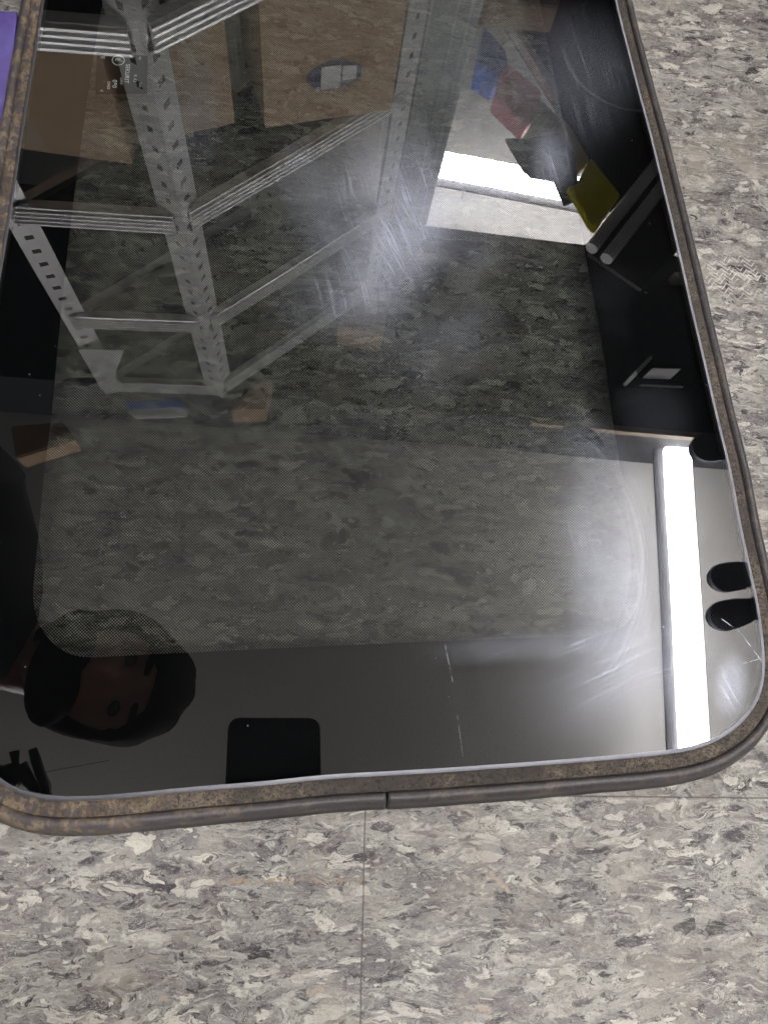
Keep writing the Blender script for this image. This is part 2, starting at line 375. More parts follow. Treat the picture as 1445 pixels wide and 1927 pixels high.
def ceiling_mat():
    t = NT('white_ceiling_board'); P = t.pos()
    n = t.noise(P, 2.2, 4); f = t.noise(P, 160, 3)
    c = t.mix(n, (.70, .685, .675), (.80, .79, .785)); c = t.mix(t.step(f, .55, .7), c, (.60, .585, .575))
    return t.done(t.pbr(c, .9, 0, f, .2, .001, .1))

M_FLOOR = floor_mat(); M_GLASS = glass_mat(); M_DOTS = dots_mat()
M_FRIT = simple('black_ceramic_band', (.003, .003, .0035), .5, 0, .1, 80, .02, .0)
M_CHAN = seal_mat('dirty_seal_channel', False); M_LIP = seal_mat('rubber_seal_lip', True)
M_EDGE = edge_mat()
M_INK = simple('printed_mark_ink', (.42, .43, .42), .5, 0, .2, 900, .05)
M_METAL = metal_mat('galvanised_steel'); M_POST = metal_mat('slotted_steel', True)
M_CARD = card_mat(); M_LIT = emit_mat(); M_CEIL = ceiling_mat()
M_WHITE = simple('white_enamel', (.72, .72, .70), .35)
M_DARK = simple('dark_charcoal_paint', (.030, .033, .042), .7)
M_DECK = simple('dark_chipboard', (.028, .022, .017), .8, 0, .3, 60)
M_BLACK = simple('black_plastic', (.010, .010, .012), .3)
M_RUB = simple('black_rubber_sole', (.13, .14, .20), .7)
M_BEIGE = simple('beige_timber', (.38, .31, .22), .6, 0, .2, 14)
M_BLUE = simple('blue_cloth', (.08, .20, .75), .8, 0, .3, 25)
M_RED = simple('red_patterned_packet', (.80, .20, .24), .45, 0, .5, 45)
M_MAROON = simple('maroon_cloth', (.10, .015, .02), .8, 0, .4, 25)
M_NAVY = simple('navy_cloth', (.07, .085, .16), .8, 0, .5, 30)
M_YEL = simple('yellow_card', (.90, .80, .02), .55, 0, .2, 20)
M_GREY = simple('grey_green_steel', (.50, .53, .53), .45, 0, .15, 8)
M_PALE = simple('pale_cardboard', (.85, .70, .46), .7, 0, .2, 14)
M_RAILM = simple('brushed_rail', (.85, .85, .88), .5, .35, .1, 20)
M_PAPER = simple('white_paper', (.70, .70, .72), .7)
M_SKIN = simple('skin', (.27, .13, .095), .5, 0, .15, 30)
M_HAIR = simple('dark_hair', (.012, .009, .007), .95, 0, .4, 120, .1, .05)
M_COAT = simple('black_jacket_cloth', (.010, .010, .012), .95, 0, .4, 60)
M_TROU = simple('dark_denim', (.02, .024, .04), .85, 0, .4, 60)
M_EYEDARK = simple('brown_eye', (.05, .035, .03), .2)

# ---------------------------------------------------------------- mesh helpers
def link(name, bm, mat, parent=None, smooth=False, loc=None):
    me = bpy.data.meshes.new(name)
    bmesh.ops.recalc_face_normals(bm, faces=bm.faces)
    if loc is not None:
        bmesh.ops.translate(bm, verts=bm.verts, vec=-Vector(loc))
    bm.to_mesh(me); bm.free()
    o = bpy.data.objects.new(name, me); COL.objects.link(o)
    if loc is not None: o.location = loc
    me.materials.append(mat)
    if smooth:
        for p in me.polygons: p.use_smooth = True
    if parent: o.parent = parent
    return o
def tag(o, label, cat, group=None):
    o['label'] = label; o['category'] = cat
    if group: o['group'] = group
    return o
def empty(name, loc, label, cat, group=None, rz=0):
    o = bpy.data.objects.new(name, None); COL.objects.link(o); o.location = loc; o.rotation_euler.z = rz
    o.empty_display_size = .05
    return tag(o, label, cat, group)
def box(bm, a, b, bev=0.0):
    r = bmesh.ops.create_cube(bm, size=1)
    vs = r['verts']
    a, b = Vector(a), Vector(b); c = (a + b) / 2; s = b - a
    for v in vs: v.co = Vector((v.co.x * s.x, v.co.y * s.y, v.co.z * s.z)) + c
    if bev:
        es = {e for v in vs for e in v.link_edges}
        bmesh.ops.bevel(bm, geom=list(es), offset=bev, segments=2, affect='EDGES', profile=.6)
def obox(bm, p, q_, wd, z0, z1):
    """box whose axis runs from p to q in plan"""
    p = Vector((p[0], p[1])); q_ = Vector((q_[0], q_[1])); u = (q_ - p).normalized(); n = Vector((-u.y, u.x)) * wd / 2
    lo = [bm.verts.new((*(v), z0)) for v in (p + n, q_ + n, q_ - n, p - n)]
    hi = [bm.verts.new((*(v), z1)) for v in (p + n, q_ + n, q_ - n, p - n)]
    bm.faces.new(lo[::-1]); bm.faces.new(hi)
    for i in range(4): bm.faces.new((lo[i], lo[(i + 1) % 4], hi[(i + 1) % 4], hi[i]))
def prism(bm, pts, z0, z1):
    lo = [bm.verts.new((p[0], p[1], z0)) for p in pts]; hi = [bm.verts.new((p[0], p[1], z1)) for p in pts]
    bm.faces.new(lo[::-1]); bm.faces.new(hi); n = len(pts)
    for i in range(n): bm.faces.new((lo[i], lo[(i + 1) % n], hi[(i + 1) % n], hi[i]))
def tube(bm, pts, r, seg=10):
    rings = []
    for i, p in enumerate(pts):
        p = Vector(p); t_ = (Vector(pts[min(i + 1, len(pts) - 1)]) - Vector(pts[max(i - 1, 0)])).normalized()
        a = t_.cross(Vector((0, 0, 1)));  a = a.normalized() if a.length > .01 else Vector((1, 0, 0)); b = t_.cross(a)
        rr = r[i] if isinstance(r, (list, tuple)) else r
        rings.append([bm.verts.new(p + (a * math.cos(k * 2 * math.pi / seg) + b * math.sin(k * 2 * math.pi / seg)) * rr) for k in range(seg)])
    for A_, B_ in zip(rings, rings[1:]):
        for k in range(seg): bm.faces.new((A_[k], A_[(k + 1) % seg], B_[(k + 1) % seg], B_[k]))
    bm.faces.new(rings[0][::-1]); bm.faces.new(rings[-1])
def dome(bm, c, r, seg=20, rot=None):
    res = bmesh.ops.create_uvsphere(bm, u_segments=seg, v_segments=seg // 2, radius=1)
    m = Matrix.Diagonal((*r, 1)); m = (rot.to_4x4() @ m) if rot else m
    for v in res['verts']: v.co = (m @ v.co) + Vector(c)
    return res['verts']

# ---------------------------------------------------------------- floor and ceiling
bm = bmesh.new(); bmesh.ops.create_grid(bm, x_segments=2, y_segments=2, size=3.5)
fl = link('floor', bm, M_FLOOR); fl['kind'] = 'structure'
CEIL = 2.47
bm = bmesh.new(); box(bm, (-3.5, -3.5, CEIL), (3.5, 3.5, CEIL + .05))
cl = link('ceiling', bm, M_CEIL); cl['kind'] = 'structure'

# ---------------------------------------------------------------- the sunroof panel
GL = [(0, 1484), (22, 1493), (45, 1500), (86, 1508), (115, 1509.5), (180, 1507), (250, 1501), (380, 1488), (500, 1479), (607, 1467), (800, 1456), (1000, 1442), (1150, 1430), (1230, 1423), (1287, 1416), (1337, 1403), (1388, 1372), (1420, 1338), (1438, 1300), (1443, 1260), (1438, 1203), (1432, 1153), (1418, 1085), (1395, 984), (1381, 900), (1364, 830), (1346, 755), (1328, 676), (1307, 588), (1287, 500), (1262, 393), (1241, 308), (1228, 254), (1204, 166), (1186, 96), (1167, 21)]
pts = [on(*p).to_2d() for p in GL]
e = pts[-1]; 
pts += [Vector((e.x - .004, e.y + .07)), Vector((e.x - .010, e.y + .16)), Vector((e.x - .020, e.y + .25)), Vector((e.x - .036, e.y + .30)), Vector((e.x - .075, e.y + .325))]
lt = [on(*p).to_2d() for p in ((78, 0), (62, 100), (55, 140), (35, 262), (15, 400))]
pts += [Vector((.02, lt[0].y + .36)), Vector((-.08, lt[0].y + .35)), Vector((-.125, lt[0].y + .32)), Vector((-.145, lt[0].y + .26)), Vector((-.154, lt[0].y + .12))]
pts += lt + [Vector((-.1655, .21)), Vector((-.166, .12)), Vector((-.165, .06)), Vector((-.162, .025)), Vector((-.153, .0)), Vector((-.146, -.012))]
def resample(pts, n, sm=4):
    out = []
    m = len(pts)
    for i in range(m):
        p0, p1, p2, p3 = pts[i - 1], pts[i], pts[(i + 1) % m], pts[(i + 2) % m]
        for k in range(12):
            t_ = k / 12
            out.append(.5 * ((2 * p1) + (p2 - p0) * t_ + (2 * p0 - 5 * p1 + 4 * p2 - p3) * t_ * t_ + (3 * p1 - p0 - 3 * p2 + p3) * t_ ** 3))
    L = [0]
    for a, b in zip(out, out[1:] + out[:1]): L.append(L[-1] + (b - a).length)
    res = []; j = 0
    for i in range(n):
        s_ = L[-1] * i / n
        while L[j + 1] < s_: j += 1
        f_ = (s_ - L[j]) / max(1e-9, L[j + 1] - L[j])
        res.append(out[j].lerp(out[(j + 1) % len(out)], f_))
    for _ in range(sm):
        res = [(res[i - 1] + 2 * res[i] + res[(i + 1) % n]) / 4 for i in range(n)]
    return res
NO = 1800
OUT = resample(pts, NO, 110)
# start the loop at the joint of the seal
jp = on(729, 1464).to_2d(); j0 = min(range(NO), key=lambda i: (OUT[i] - jp).length); OUT = OUT[j0:] + OUT[:j0]
NRM = []
for i in range(NO):
    t_ = (OUT[(i + 1) % NO] - OUT[i - 1]).normalized(); NRM.append(Vector((t_.y, -t_.x)))
cen = sum(OUT, Vector((0, 0))) / NO
if sum(NRM[i].dot(OUT[i] - cen) for i in range(NO)) < 0: NRM = [-n for n in NRM]
def off(u): return [OUT[i] + NRM[i] * u for i in range(NO)]
panel = empty('sunroof_panel', (cen.x, cen.y, 0), 'black tinted glass car sunroof panel with dirty rubber seal lying on marbled floor', 'sunroof')
PC = Vector((cen.x, cen.y, 0))
def part(name, bm, mat, smooth=False, par=None):
    o = link(name, bm, mat, None, smooth)
    par = par or panel
    o.parent = par; o.matrix_parent_inverse = Matrix.Translation(-PC) if par is panel else Matrix.Identity(4)
    return o
bm = bmesh.new()
top = off(-.0021); prev = None
for ring, z in ((top, GT), (off(0), GT - .0009), (off(0), GT - .0048)): pass
vt = [bm.verts.new((*p, GT)) for p in top]; bm.faces.new(vt)
vb = [bm.verts.new((*p, GT - .0048)) for p in top]; bm.faces.new(vb[::-1])
for k in range(NO): bm.faces.new((vt[k], vb[k], vb[(k + 1) % NO], vt[(k + 1) % NO]))
glass = part('glass_pane', bm, M_GLASS)
bm = bmesh.new()
rings = []
for ring, z in ((off(-.00212), GT), (off(-.0009), GT - .0003), (off(0), GT - .0011), (off(0), GT - .0046)):
    rings.append([bm.verts.new((*p, z + (random.uniform(-.00004, .00004)))) for p in ring])
for A_, B_ in zip(rings, rings[1:]):
    for k in range(NO): bm.faces.new((A_[k], A_[(k + 1) % NO], B_[(k + 1) % NO], B_[k]))
part('glass_edge', bm, M_EDGE, True)
# printed black border and dot screen on the underside
DT = [(138, 1235), (249, 1231), (500, 1219), (750, 1208), (1000, 1198), (1110, 1195), (1165, 1186), (1198, 1160), (1212, 1110), (1205, 1040), (1192, 967), (1172, 860), (1155, 760), (1142, 660), (1106, 465), (1060, 200), (1022, 0)]
dp = [on(*p).to_2d() for p in DT]
dp += [Vector((dp[-1].x - .006, dp[-1].y + .14)), Vector((dp[-1].x - .02, dp[-1].y + .22)), Vector((dp[-1].x - .06, dp[-1].y + .25))]
dl = [on(*p).to_2d() for p in ((188, 0), (162, 165), (130, 400), (107, 614), (93, 763), (78, 884), (62, 1050), (55, 1120), (66, 1172), (93, 1208))]
dp += [Vector((dl[0].x + .05, dp[-1].y)), Vector((dl[0].x + .015, dp[-1].y - .03))] + dl
DOT = resample(dp, 600, 6)
dc = sum(DOT, Vector((0, 0))) / 600
def rad_at(poly, ang):
    u = Vector((math.cos(ang), math.sin(ang))); best = None
    for i in range(len(poly)):
        a = poly[i] - dc; b = poly[(i + 1) % len(poly)] - dc; e_ = b - a
        den = u.x * e_.y - u.y * e_.x
        if abs(den) < 1e-12: continue
        t_ = (a.x * e_.y - a.y * e_.x) / den; s_ = (a.x * u.y - a.y * u.x) / den
        if t_ > 0 and -1e-6 <= s_ <= 1 + 1e-6: best = t_ if best is None else max(best, t_)
    return dc + u * best
K = 720
inn = [rad_at(DOT, 2 * math.pi * k / K) for k in range(K)]
outp = off(-.0018); ou = [rad_at(outp, 2 * math.pi * k / K) for k in range(K)]
FZ = GT - .0052
bm = bmesh.new()
a_ = [bm.verts.new((*p, FZ)) for p in inn]; b_ = [bm.verts.new((*p, FZ)) for p in ou]
for k in range(K): bm.faces.new((a_[k], a_[(k + 1) % K], b_[(k + 1) % K], b_[k]))
part('black_border', bm, M_FRIT)
bm = bmesh.new(); bm.faces.new([bm.verts.new((*p, FZ)) for p in inn])
dots = part('dot_screen', bm, M_DOTS)
# seal: a dirty channel beside the glass, then the moulded lip
def sweep(prof, gap, wob, seed):
    bm = bmesh.new(); rnd = random.Random(seed)
    ph = [rnd.uniform(0, 6.28) for _ in range(6)]
    rings = []
    last = NO if not gap else NO - gap
    idx = list(range(0, NO))
    if gap: idx = idx
    for i in idx:
        s_ = i / NO * 2 * math.pi
        wv = wob * (math.sin(17 * s_ + ph[0]) + .7 * math.sin(41 * s_ + ph[1]) + .5 * math.sin(97 * s_ + ph[2]))
        rings.append([bm.verts.new((*(OUT[i] + NRM[i] * (u + wv * (u > .009))), max(.0003, z + rnd.uniform(-1, 1) * wob * .2))) for u, z in prof])
    n = len(rings); m = len(prof)
    for i in range(n if not gap else n - 1):
        A_, B_ = rings[i], rings[(i + 1) % n]
        for k in range(m): bm.faces.new((A_[k], A_[(k + 1) % m], B_[(k + 1) % m], B_[k]))
    if gap: bm.faces.new(rings[0][::-1]); bm.faces.new(rings[-1])
    return bm
chan = [(.0001, GT - .0022), (.0007, GT - .0036), (.0020, GT - .0030), (.0045, GT - .0026), (.0068, GT - .0030), (.0080, GT - .0044), (.0080, .006), (.0001, .006)]
part('seal_channel', sweep(chan, 0, .0001, 1), M_CHAN, True)
lip = [(.0076, GT - .0036), (.0082, GT - .0020), (.0095, GT - .0013), (.0112, GT - .0017), (.0130, GT - .0036), (.0142, GT - .0060), (.0152, GT - .0086), (.0164, GT - .0108), (.0166, GT - .0120), (.0140, GT - .0130), (.0140, GT - .0158), (.0168, GT - .0185), (.0140, .0006), (.0050, .0006), (.0050, GT - .012), (.0074, GT - .008)]
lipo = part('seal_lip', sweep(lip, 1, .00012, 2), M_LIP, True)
# the maker's mark, printed in a black block in the dot screen, reading down the glass
bm = bmesh.new()
q4 = [on(*p).to_2d() for p in ((179, 86), (276, 92), (274, 164), (176, 165))]
bm.faces.new([bm.verts.new((*p, FZ + .0002)) for p in q4])
mark = part('makers_mark', bm, M_FRIT)
def text(body, px, py, size, bold=0.0, rz=-90):
    cu = bpy.data.curves.new('t', 'FONT'); cu.body = body; cu.size = size; cu.offset = bold; cu.align_y = 'CENTER'
    cu.space_character = 1.1
    o = bpy.data.objects.new('t', cu); COL.objects.link(o)
    bpy.context.view_layer.update()
    me = bpy.data.meshes.new_from_object(o.evaluated_get(bpy.context.evaluated_depsgraph_get()))
    bpy.data.objects.remove(o)
    p = on(px, py); m = Matrix.Translation((p.x, p.y, FZ + .0004)) @ Matrix.Rotation(math.radians(rz), 4, 'Z')
    me.transform(m); b = bmesh.new(); b.from_mesh(me); bpy.data.meshes.remove(me); return b
def wr(name, body, px, py, size, bold=0.0):
    o = link(name, text(body, px, py, size, bold), M_INK); o.parent = mark
pxm = (on(237, 130) - on(236, 130)).length
wr('letter', 'B', 190, 93, 11 * pxm); wr('digit', '4', 188, 156, 11 * pxm)
wr('word', 'DASS', 202, 141, 7.5 * pxm, .00003); wr('number', '090', 213, 138, 12 * pxm, .00004)
wr('word', '..', 195, 140, 8 * pxm)
wr('letter', 'E', 219, 97, 13 * pxm, .0001); wr('digit', '2', 228, 101, 9 * pxm)
wr('word', 'SEKURIT', 238, 108, 11.5 * pxm, .00006)
wr('word', 'LAMI', 226, 134, 7 * pxm); wr('letter', 'A', 244, 92, 8 * pxm)
wr('word', 'R 43', 252, 128, 9 * pxm); wr('letter', 'ep', 262, 94, 8 * pxm); wr('word', 'SAI', 262, 143, 8 * pxm)
bm = bmesh.new(); c0 = on(220, 101); n_ = 40; rr = 12.5 * pxm
a_ = [bm.verts.new((c0.x + rr * math.cos(i * 2 * math.pi / n_), c0.y + rr * math.sin(i * 2 * math.pi / n_), FZ + .0004)) for i in range(n_)]
b_ = [bm.verts.new((c0.x + .86 * rr * math.cos(i * 2 * math.pi / n_), c0.y + .86 * rr * math.sin(i * 2 * math.pi / n_), FZ + .0004)) for i in range(n_)]
for k in range(n_): bm.faces.new((a_[k], a_[(k + 1) % n_], b_[(k + 1) % n_], b_[k]))
link('ring', bm, M_INK).parent = mark
mark_children = [c for c in COL.objects if c.parent is mark]
for c in mark_children: c.matrix_parent_inverse = Matrix.Translation(-PC)
bpy.context.view_layer.update()
for c in mark_children: c.matrix_parent_inverse = mark.matrix_world.inverted()

# ---------------------------------------------------------------- purple box on the floor, left
pr = on(33, 21, .014)
def purple():
    t = NT('purple_gloss_card'); P = t.pos(); n = t.noise(P, 18, 4)
    c = t.mix(t.step(n, .3, .7), (.055, .035, .17), (.12, .09, .36)); return t.done(t.pbr(c, .22, 0, n, .1, .001, .6))
bm = bmesh.new(); box(bm, (pr.x - .22, pr.y - .30, .0008), (pr.x, pr.y, .014), .0012)
pb = link('purple_folder', bm, purple(), None, False, (pr.x, pr.y, 0)); pb.rotation_euler.z = math.radians(2)
tag(pb, 'glossy purple card folder lying on the floor beside the dirty left seal', 'folder')

# ---------------------------------------------------------------- ceiling lights
DROP = .20
def fixture(name, a, b, label, wd=.125, with_shade=True, DROP=DROP):
    a = Vector(a); b = Vector(b); m = (a + b) / 2; u = (b - a).normalized(); rz = math.atan2(u.y, u.x); L = (b - a).length
    t_ = empty(name, (m.x, m.y, CEIL), label, 'ceiling light', 'ceiling light fittings', rz)
    bm = bmesh.new(); box(bm, (-L / 2, -.022, -DROP + .072), (L / 2, .022, -DROP + .10), .003)
    link('housing', bm, M_WHITE, t_)
    bm = bmesh.new(); box(bm, (-L / 2, -wd / 2, -DROP), (L / 2, wd / 2, -DROP + .07), .012)
    link('diffuser', bm, M_LIT, t_, False)
    if with_shade:
        bm = bmesh.new(); box(bm, (-L / 2, wd / 2 + .002, -DROP + .030), (L / 2, wd / 2 + .045, -DROP + .036), .002)  # added strip, its grey stands in for the shaded side of the fitting
        link('shade_strip', bm, M_RAIL, t_)
    for s_ in (-1, 1):
        bm = bmesh.new(); tube(bm, [(s_ * L * .35, 0, -DROP + .10), (s_ * L * .35, 0, -.001)], .005, 8); link('hanger', bm, M_METAL, t_)
    return t_
M_RAIL = simple('shaded_side_grey', (.16, .165, .19), .6)  # shade beside the diffuser put into the colour
FZc = CEIL - DROP
l2a = mir(1279, 822, FZc); l2b = mir(1310, 1415, FZc); u = (l2b - l2a).normalized()
fixture('ceiling_light', l2a + u * 1.6, l2a, 'long white fluorescent light reflected as a bright streak down the right of the glass', .104)
l1a = mir(838, 305, FZc); l1b = mir(1047, 345, FZc); u1 = (l1b - l1a).normalized()
fixture('ceiling_light', l1a + u1 * 1.1, l1a - u1 * .06, 'long white fluorescent light reflected behind the blue and cardboard goods', .118)
fixture('ceiling_light', (-1.75, -.80, 0), (-.35, -.80, 0), 'added unseen fluorescent light over the leaning person, brightening the rack beams', .125, False, .085)  # added lamp, never in view, to make the rack beams gleam
fixture('ceiling_light', (-.1, -1.25, 0), (1.4, -1.25, 0), 'added unseen fluorescent fill light behind the camera, brightening the rack and rails', .125, False, .085)  # added fill lamp, never in view, lighting the rack fronts and rails

# ---------------------------------------------------------------- dark duct under the ceiling
dz = 2.14
dpl = [mir(-900, 250, dz), mir(820, 426, dz), mir(1106, 462, dz), mir(1600, 525, dz), mir(1600, 845, dz), mir(1200, 808, dz), mir(1000, 788, dz), mir(-700, 650, dz)]
duct = empty('ceiling_duct', (1.2, 1.4, dz), 'wide dark boxed duct under the ceiling, reflected across the middle right of the glass', 'duct')
def child(name, bm, mat, par, smooth=False):
    o = link(name, bm, mat, None, smooth); o.parent = par
    bpy.context.view_layer.update(); o.matrix_parent_inverse = par.matrix_world.inverted(); return o
bm = bmesh.new(); prism(bm, [p.to_2d() for p in dpl], dz, CEIL - .003); child('casing', bm, M_DARK, duct)
bm = bmesh.new(); e1 = mir(1000, 792, dz); e2 = mir(1500, 838, dz); obox(bm, e1.to_2d(), e2.to_2d(), .022, dz - .012, dz + .02); child('timber_edge', bm, M_BEIGE, duct)

# ---------------------------------------------------------------- steel rack, left
LV = [.66, 1.12, 1.56, 1.97]
hh = CAMZ - GT - GT
def polar(r, az): return Vector((r * math.cos(math.radians(az)), r * math.sin(math.radians(az))))
p1 = polar(1.10, 103.1); p2 = polar(1.25, 120.4); p3 = polar(1.51, 79.3); p5 = p2 + (p3 - p1)
rack = empty('steel_rack', (p1.x, p1.y, 0), 'silver slotted angle shelving rack reflected in the upper left of the glass', 'rack')
def post(p, rz, htop=2.0):
    bm = bmesh.new(); wv = .062
    box(bm, (0, 0, .002), (wv, .003, htop)); box(bm, (0, .003, .002), (.003, wv, htop))
    o = link('post', bm, M_POST, rack); o.location = (p.x - p1.x, p.y - p1.y, 0); o.rotation_euler.z = math.radians(rz); return o
post(p1, 62); post(p2, 15); post(p3, 130); post(p5, 240)
def beam(a, b, z, inset=.02):
    a = Vector((*a, 0)); b = Vector((*b, 0)); u = (b - a).normalized(); n = Vector((u.y, -u.x, 0))
    if n.dot(Vector((cenr.x, cenr.y, 0)) - a) > 0: n = -n
    bm = bmesh.new(); prof = [(0, 0)]
    # ribbed face
    for k in range(4):
        zz = .004 + k * .013
        prof += [(.001, zz), (.006, zz + .003), (.006, zz + .008), (.001, zz + .011)]
    prof += [(0, .058), (-.022, .058), (-.022, .054), (-.004, .054), (-.004, .004), (-.022, .004), (-.022, 0)]
    A_ = [bm.verts.new(a + u * inset + n * (x - .001) + Vector((0, 0, z - .058 + y))) for x, y in prof]
    B_ = [bm.verts.new(b - u * inset + n * (x - .001) + Vector((0, 0, z - .058 + y))) for x, y in prof]
    m = len(prof)
    for k in range(m): bm.faces.new((A_[k], A_[(k + 1) % m], B_[(k + 1) % m], B_[k]))
    bm.faces.new(A_[::-1]); bm.faces.new(B_)
    return child('beam', bm, M_METAL, rack)
cenr = (p1 + p2 + p3 + p5) / 4
for z in LV:
    beam(p1, p2, z); beam(p1, p3, z); beam(p3, p5, z); beam(p2, p5, z)
    bm = bmesh.new(); sh = [cenr + (p - cenr) * .965 for p in (p1, p3, p5, p2)]
    prism(bm, sh, z - .020, z - .004); child('shelf', bm, M_DECK, rack)
# gusset plate on the second post
bm = bmesh.new(); g0 = Vector((p2.x + .03, p2.y - .004))
vs = [(g0.x - .03, LV[3] - .30), (g0.x + .10, LV[3] - .30), (g0.x + .03, LV[3] - .12), (g0.x + .06, LV[3] - .03), (g0.x - .03, LV[3] - .03)]
A_ = [bm.verts.new((x, g0.y - .006, z)) for x, z in vs]; B_ = [bm.verts.new((x, g0.y - .003, z)) for x, z in vs]
bm.faces.new(A_); bm.faces.new(B_[::-1])
for k in range(5): bm.faces.new((A_[k], A_[(k + 1) % 5], B_[(k + 1) % 5], B_[k]))
child('gusset', bm, M_METAL, rack)

# cartons on the rack
def carton(x0, y0, x1, y1, z0, z1, label, rz=0, mat=None):
    c = Vector(((x0 + x1) / 2, (y0 + y1) / 2, z0))
    t_ = empty('cardboard_box', c, label, 'box', 'cardboard boxes on the rack', math.radians(rz))
    bm = bmesh.new(); box(bm, ((x0 - x1) / 2, (y0 - y1) / 2, .001), ((x1 - x0) / 2, (y1 - y0) / 2, z1 - z0), .004)
    link('carton', bm, M_CARD, t_)
    bm = bmesh.new(); box(bm, (-.025, (y0 - y1) / 2 - .0012, .01), (.025, (y0 - y1) / 2 - .0002, z1 - z0 - .01)); link('tape', bm, M_BEIGE, t_)
    return t_
carton(-.69, 1.11, -.31, 1.42, LV[0], LV[0] + .27, 'large brown cardboard box on the lower shelf left of the front post, reflected', -6)
carton(-.285, 1.22, -.165, 1.45, LV[0], LV[0] + .31, 'narrow brown cardboard box just right of the front post, reflected', 18)
def mid_box():
    # face of the box reflected in the top middle
    c = mir(597, 150, .865)
    t_ = empty('cardboard_box', (c.x, c.y + .155, LV[0]), 'brown cardboard box with dark oval label, reflected at the top middle of the glass', 'box', 'cardboard boxes on the rack', math.radians(14))
    bm = bmesh.new(); box(bm, (-.150, -.15, .002), (.135, .15, .315), .004); link('carton', bm, M_CARD, t_)
    bm = bmesh.new(); dome(bm, (0, -.1504, .20), (.060, .001, .036), 28); link('dark_oval_label', bm, M_NAVY, t_)
    bm = bmesh.new(); box(bm, (-.030, -.1528, .175), (.012, -.1514, .232), .0004); box(bm, (.016, -.1528, .180), (.045, -.1514, .214), .0004); box(bm, (-.040, -.1528, .224), (-.032, -.1514, .236), .0004); link('white_print', bm, M_PAPER, t_)
mid_box()
# things on the top shelf, seen over its edge
def flat(name, pxs, z, th, mat, label, cat, group=None, bulge=0):
    P3 = [mir(x, y, z) for x, y in pxs]; c = sum(P3, Vector()) / len(P3)
    bm = bmesh.new(); prism(bm, [p.to_2d() for p in P3], z, z + th)
    bmesh.ops.bevel(bm, geom=list(bm.edges), offset=min(th * .3, .005), segments=2, affect='EDGES')
    o = link(name, bm, mat, None, False, (c.x, c.y, z)); return tag(o, label, cat, group)
for i, (a, b, c_, d_) in enumerate((((233, 757), (335, 748), (352, 768), (250, 774)), ((240, 772), (345, 766), (354, 782), (256, 786)))):
    flat('paper_stack', (a, b, c_, d_), LV[3] + .004 - i * .03 + .03, .02, M_PAPER if i else M_BLUE, ['upper', 'lower'][i] + ' striped white and blue stack of papers overhanging the rack top, reflected', 'paper', 'papers on the rack')
flat('cardboard_box', ((432, 770), (480, 722), (512, 712), (498, 768)), LV[3] + .004, .12, M_CARD, 'small cardboard box on the rack top near the front post, reflected', 'box')
flat('cardboard_box', ((635, 612), (665, 560), (738, 545), (722, 628)), LV[3] + .004, .14, M_CARD, 'small cardboard box at the far end of the rack top, reflected', 'box')
flat('cardboard_box', ((20, 800), (118, 793), (142, 828), (30, 862)), LV[3] + .03, .10, M_CARD, 'cardboard box reflected beside the shoulder of the person at the left edge', 'box')

# ---------------------------------------------------------------- grey steel column behind the rack
c4 = empty('steel_column', (*polar(2.15, 77.4), 0), 'tall grey green steel column reflected right of the rack', 'column', None, math.radians(-12))
bm = bmesh.new(); box(bm, (-.10, 0, .001), (.09, .16, CEIL - .002), .008); link('casing', bm, M_GREY, c4)
bm = bmesh.new()
for x_ in (-.06, .02, .06): box(bm, (x_ - .004, -.010, .01), (x_ + .004, -.001, CEIL - .01))
link('rib', bm, M_METAL, c4)
bm = bmesh.new(); box(bm, (-.128, -.02, .001), (-.104, .02, CEIL - .005), .002); link('corner_strip', bm, M_POST, c4)

# ---------------------------------------------------------------- second rack, right, with goods hanging over
Z2 = 1.72
A2 = mir(912, 22, Z2); A0 = A2 + (A2 - mir(1110, 470, Z2)).normalized() * .5
B2 = mir(1108, 474, Z2); C2 = mir(1250, 292, Z2); C3 = C2 + (C2 - B2) * 1.6; E2 = mir(1166, 396, Z2); M2 = mir(1046, 178, Z2); D3 = A0 + (C3 - E2)
r2 = empty('storage_shelf', (B2.x, B2.y, 0), 'dark overhead shelf with silver double rail, reflected at the upper right of the glass', 'shelf')
bm = bmesh.new(); prism(bm, [p.to_2d() for p in (A0, M2, E2, C3, D3)], Z2 + .03, Z2 + .05); child('deck', bm, M_DECK, r2)
bm = bmesh.new(); obox(bm, A0.to_2d(), M2.to_2d(), .028, Z2 - .01, Z2 + .026); child('timber_rail', bm, M_BEIGE, r2)
bm = bmesh.new(); tube(bm, [B2 + Vector((0, 0, -.02)), C3 + Vector((0, 0, -.02))], .022, 14); child('steel_rail', bm, M_RAILM, r2)
n2 = (C2 - B2).normalized(); s2 = Vector((n2.y, -n2.x, 0)) * .062
bm = bmesh.new(); tube(bm, [B2 + s2 + Vector((0, 0, -.02)), C3 + s2 + Vector((0, 0, -.02))], .022, 14); child('steel_rail', bm, M_RAILM, r2)
bm = bmesh.new(); prism(bm, [p.to_2d() for p in (B2, C3, C3 + s2 * 5.5, B2 + s2 * 3.5)], Z2 + .004, Z2 + .02); child('side_panel', bm, simple('dark_grey_panel', (.07, .07, .07), .5), r2)
for p_ in (C3, D3, A0, B2 + s2 * 3.0):
    bm = bmesh.new(); box(bm, (p_.x - .02, p_.y - .02, .001), (p_.x + .02, p_.y + .02, Z2 - .045)) if p_ is not A0 and p_ is not C3 else box(bm, (p_.x + .3, p_.y + .1, .001), (p_.x + .34, p_.y + .14, Z2 + .028))
    if p_ in (C3, D3, A0): child('leg', bm, M_DARK, r2)
    else: bm.free()
flat('blue_bag', ((912, 48), (950, 92), (958, 128), (932, 140), (898, 118)), Z2 + .02, .12, M_BLUE, 'blue cloth bag bulging over the shelf edge, reflected at the top', 'bag')
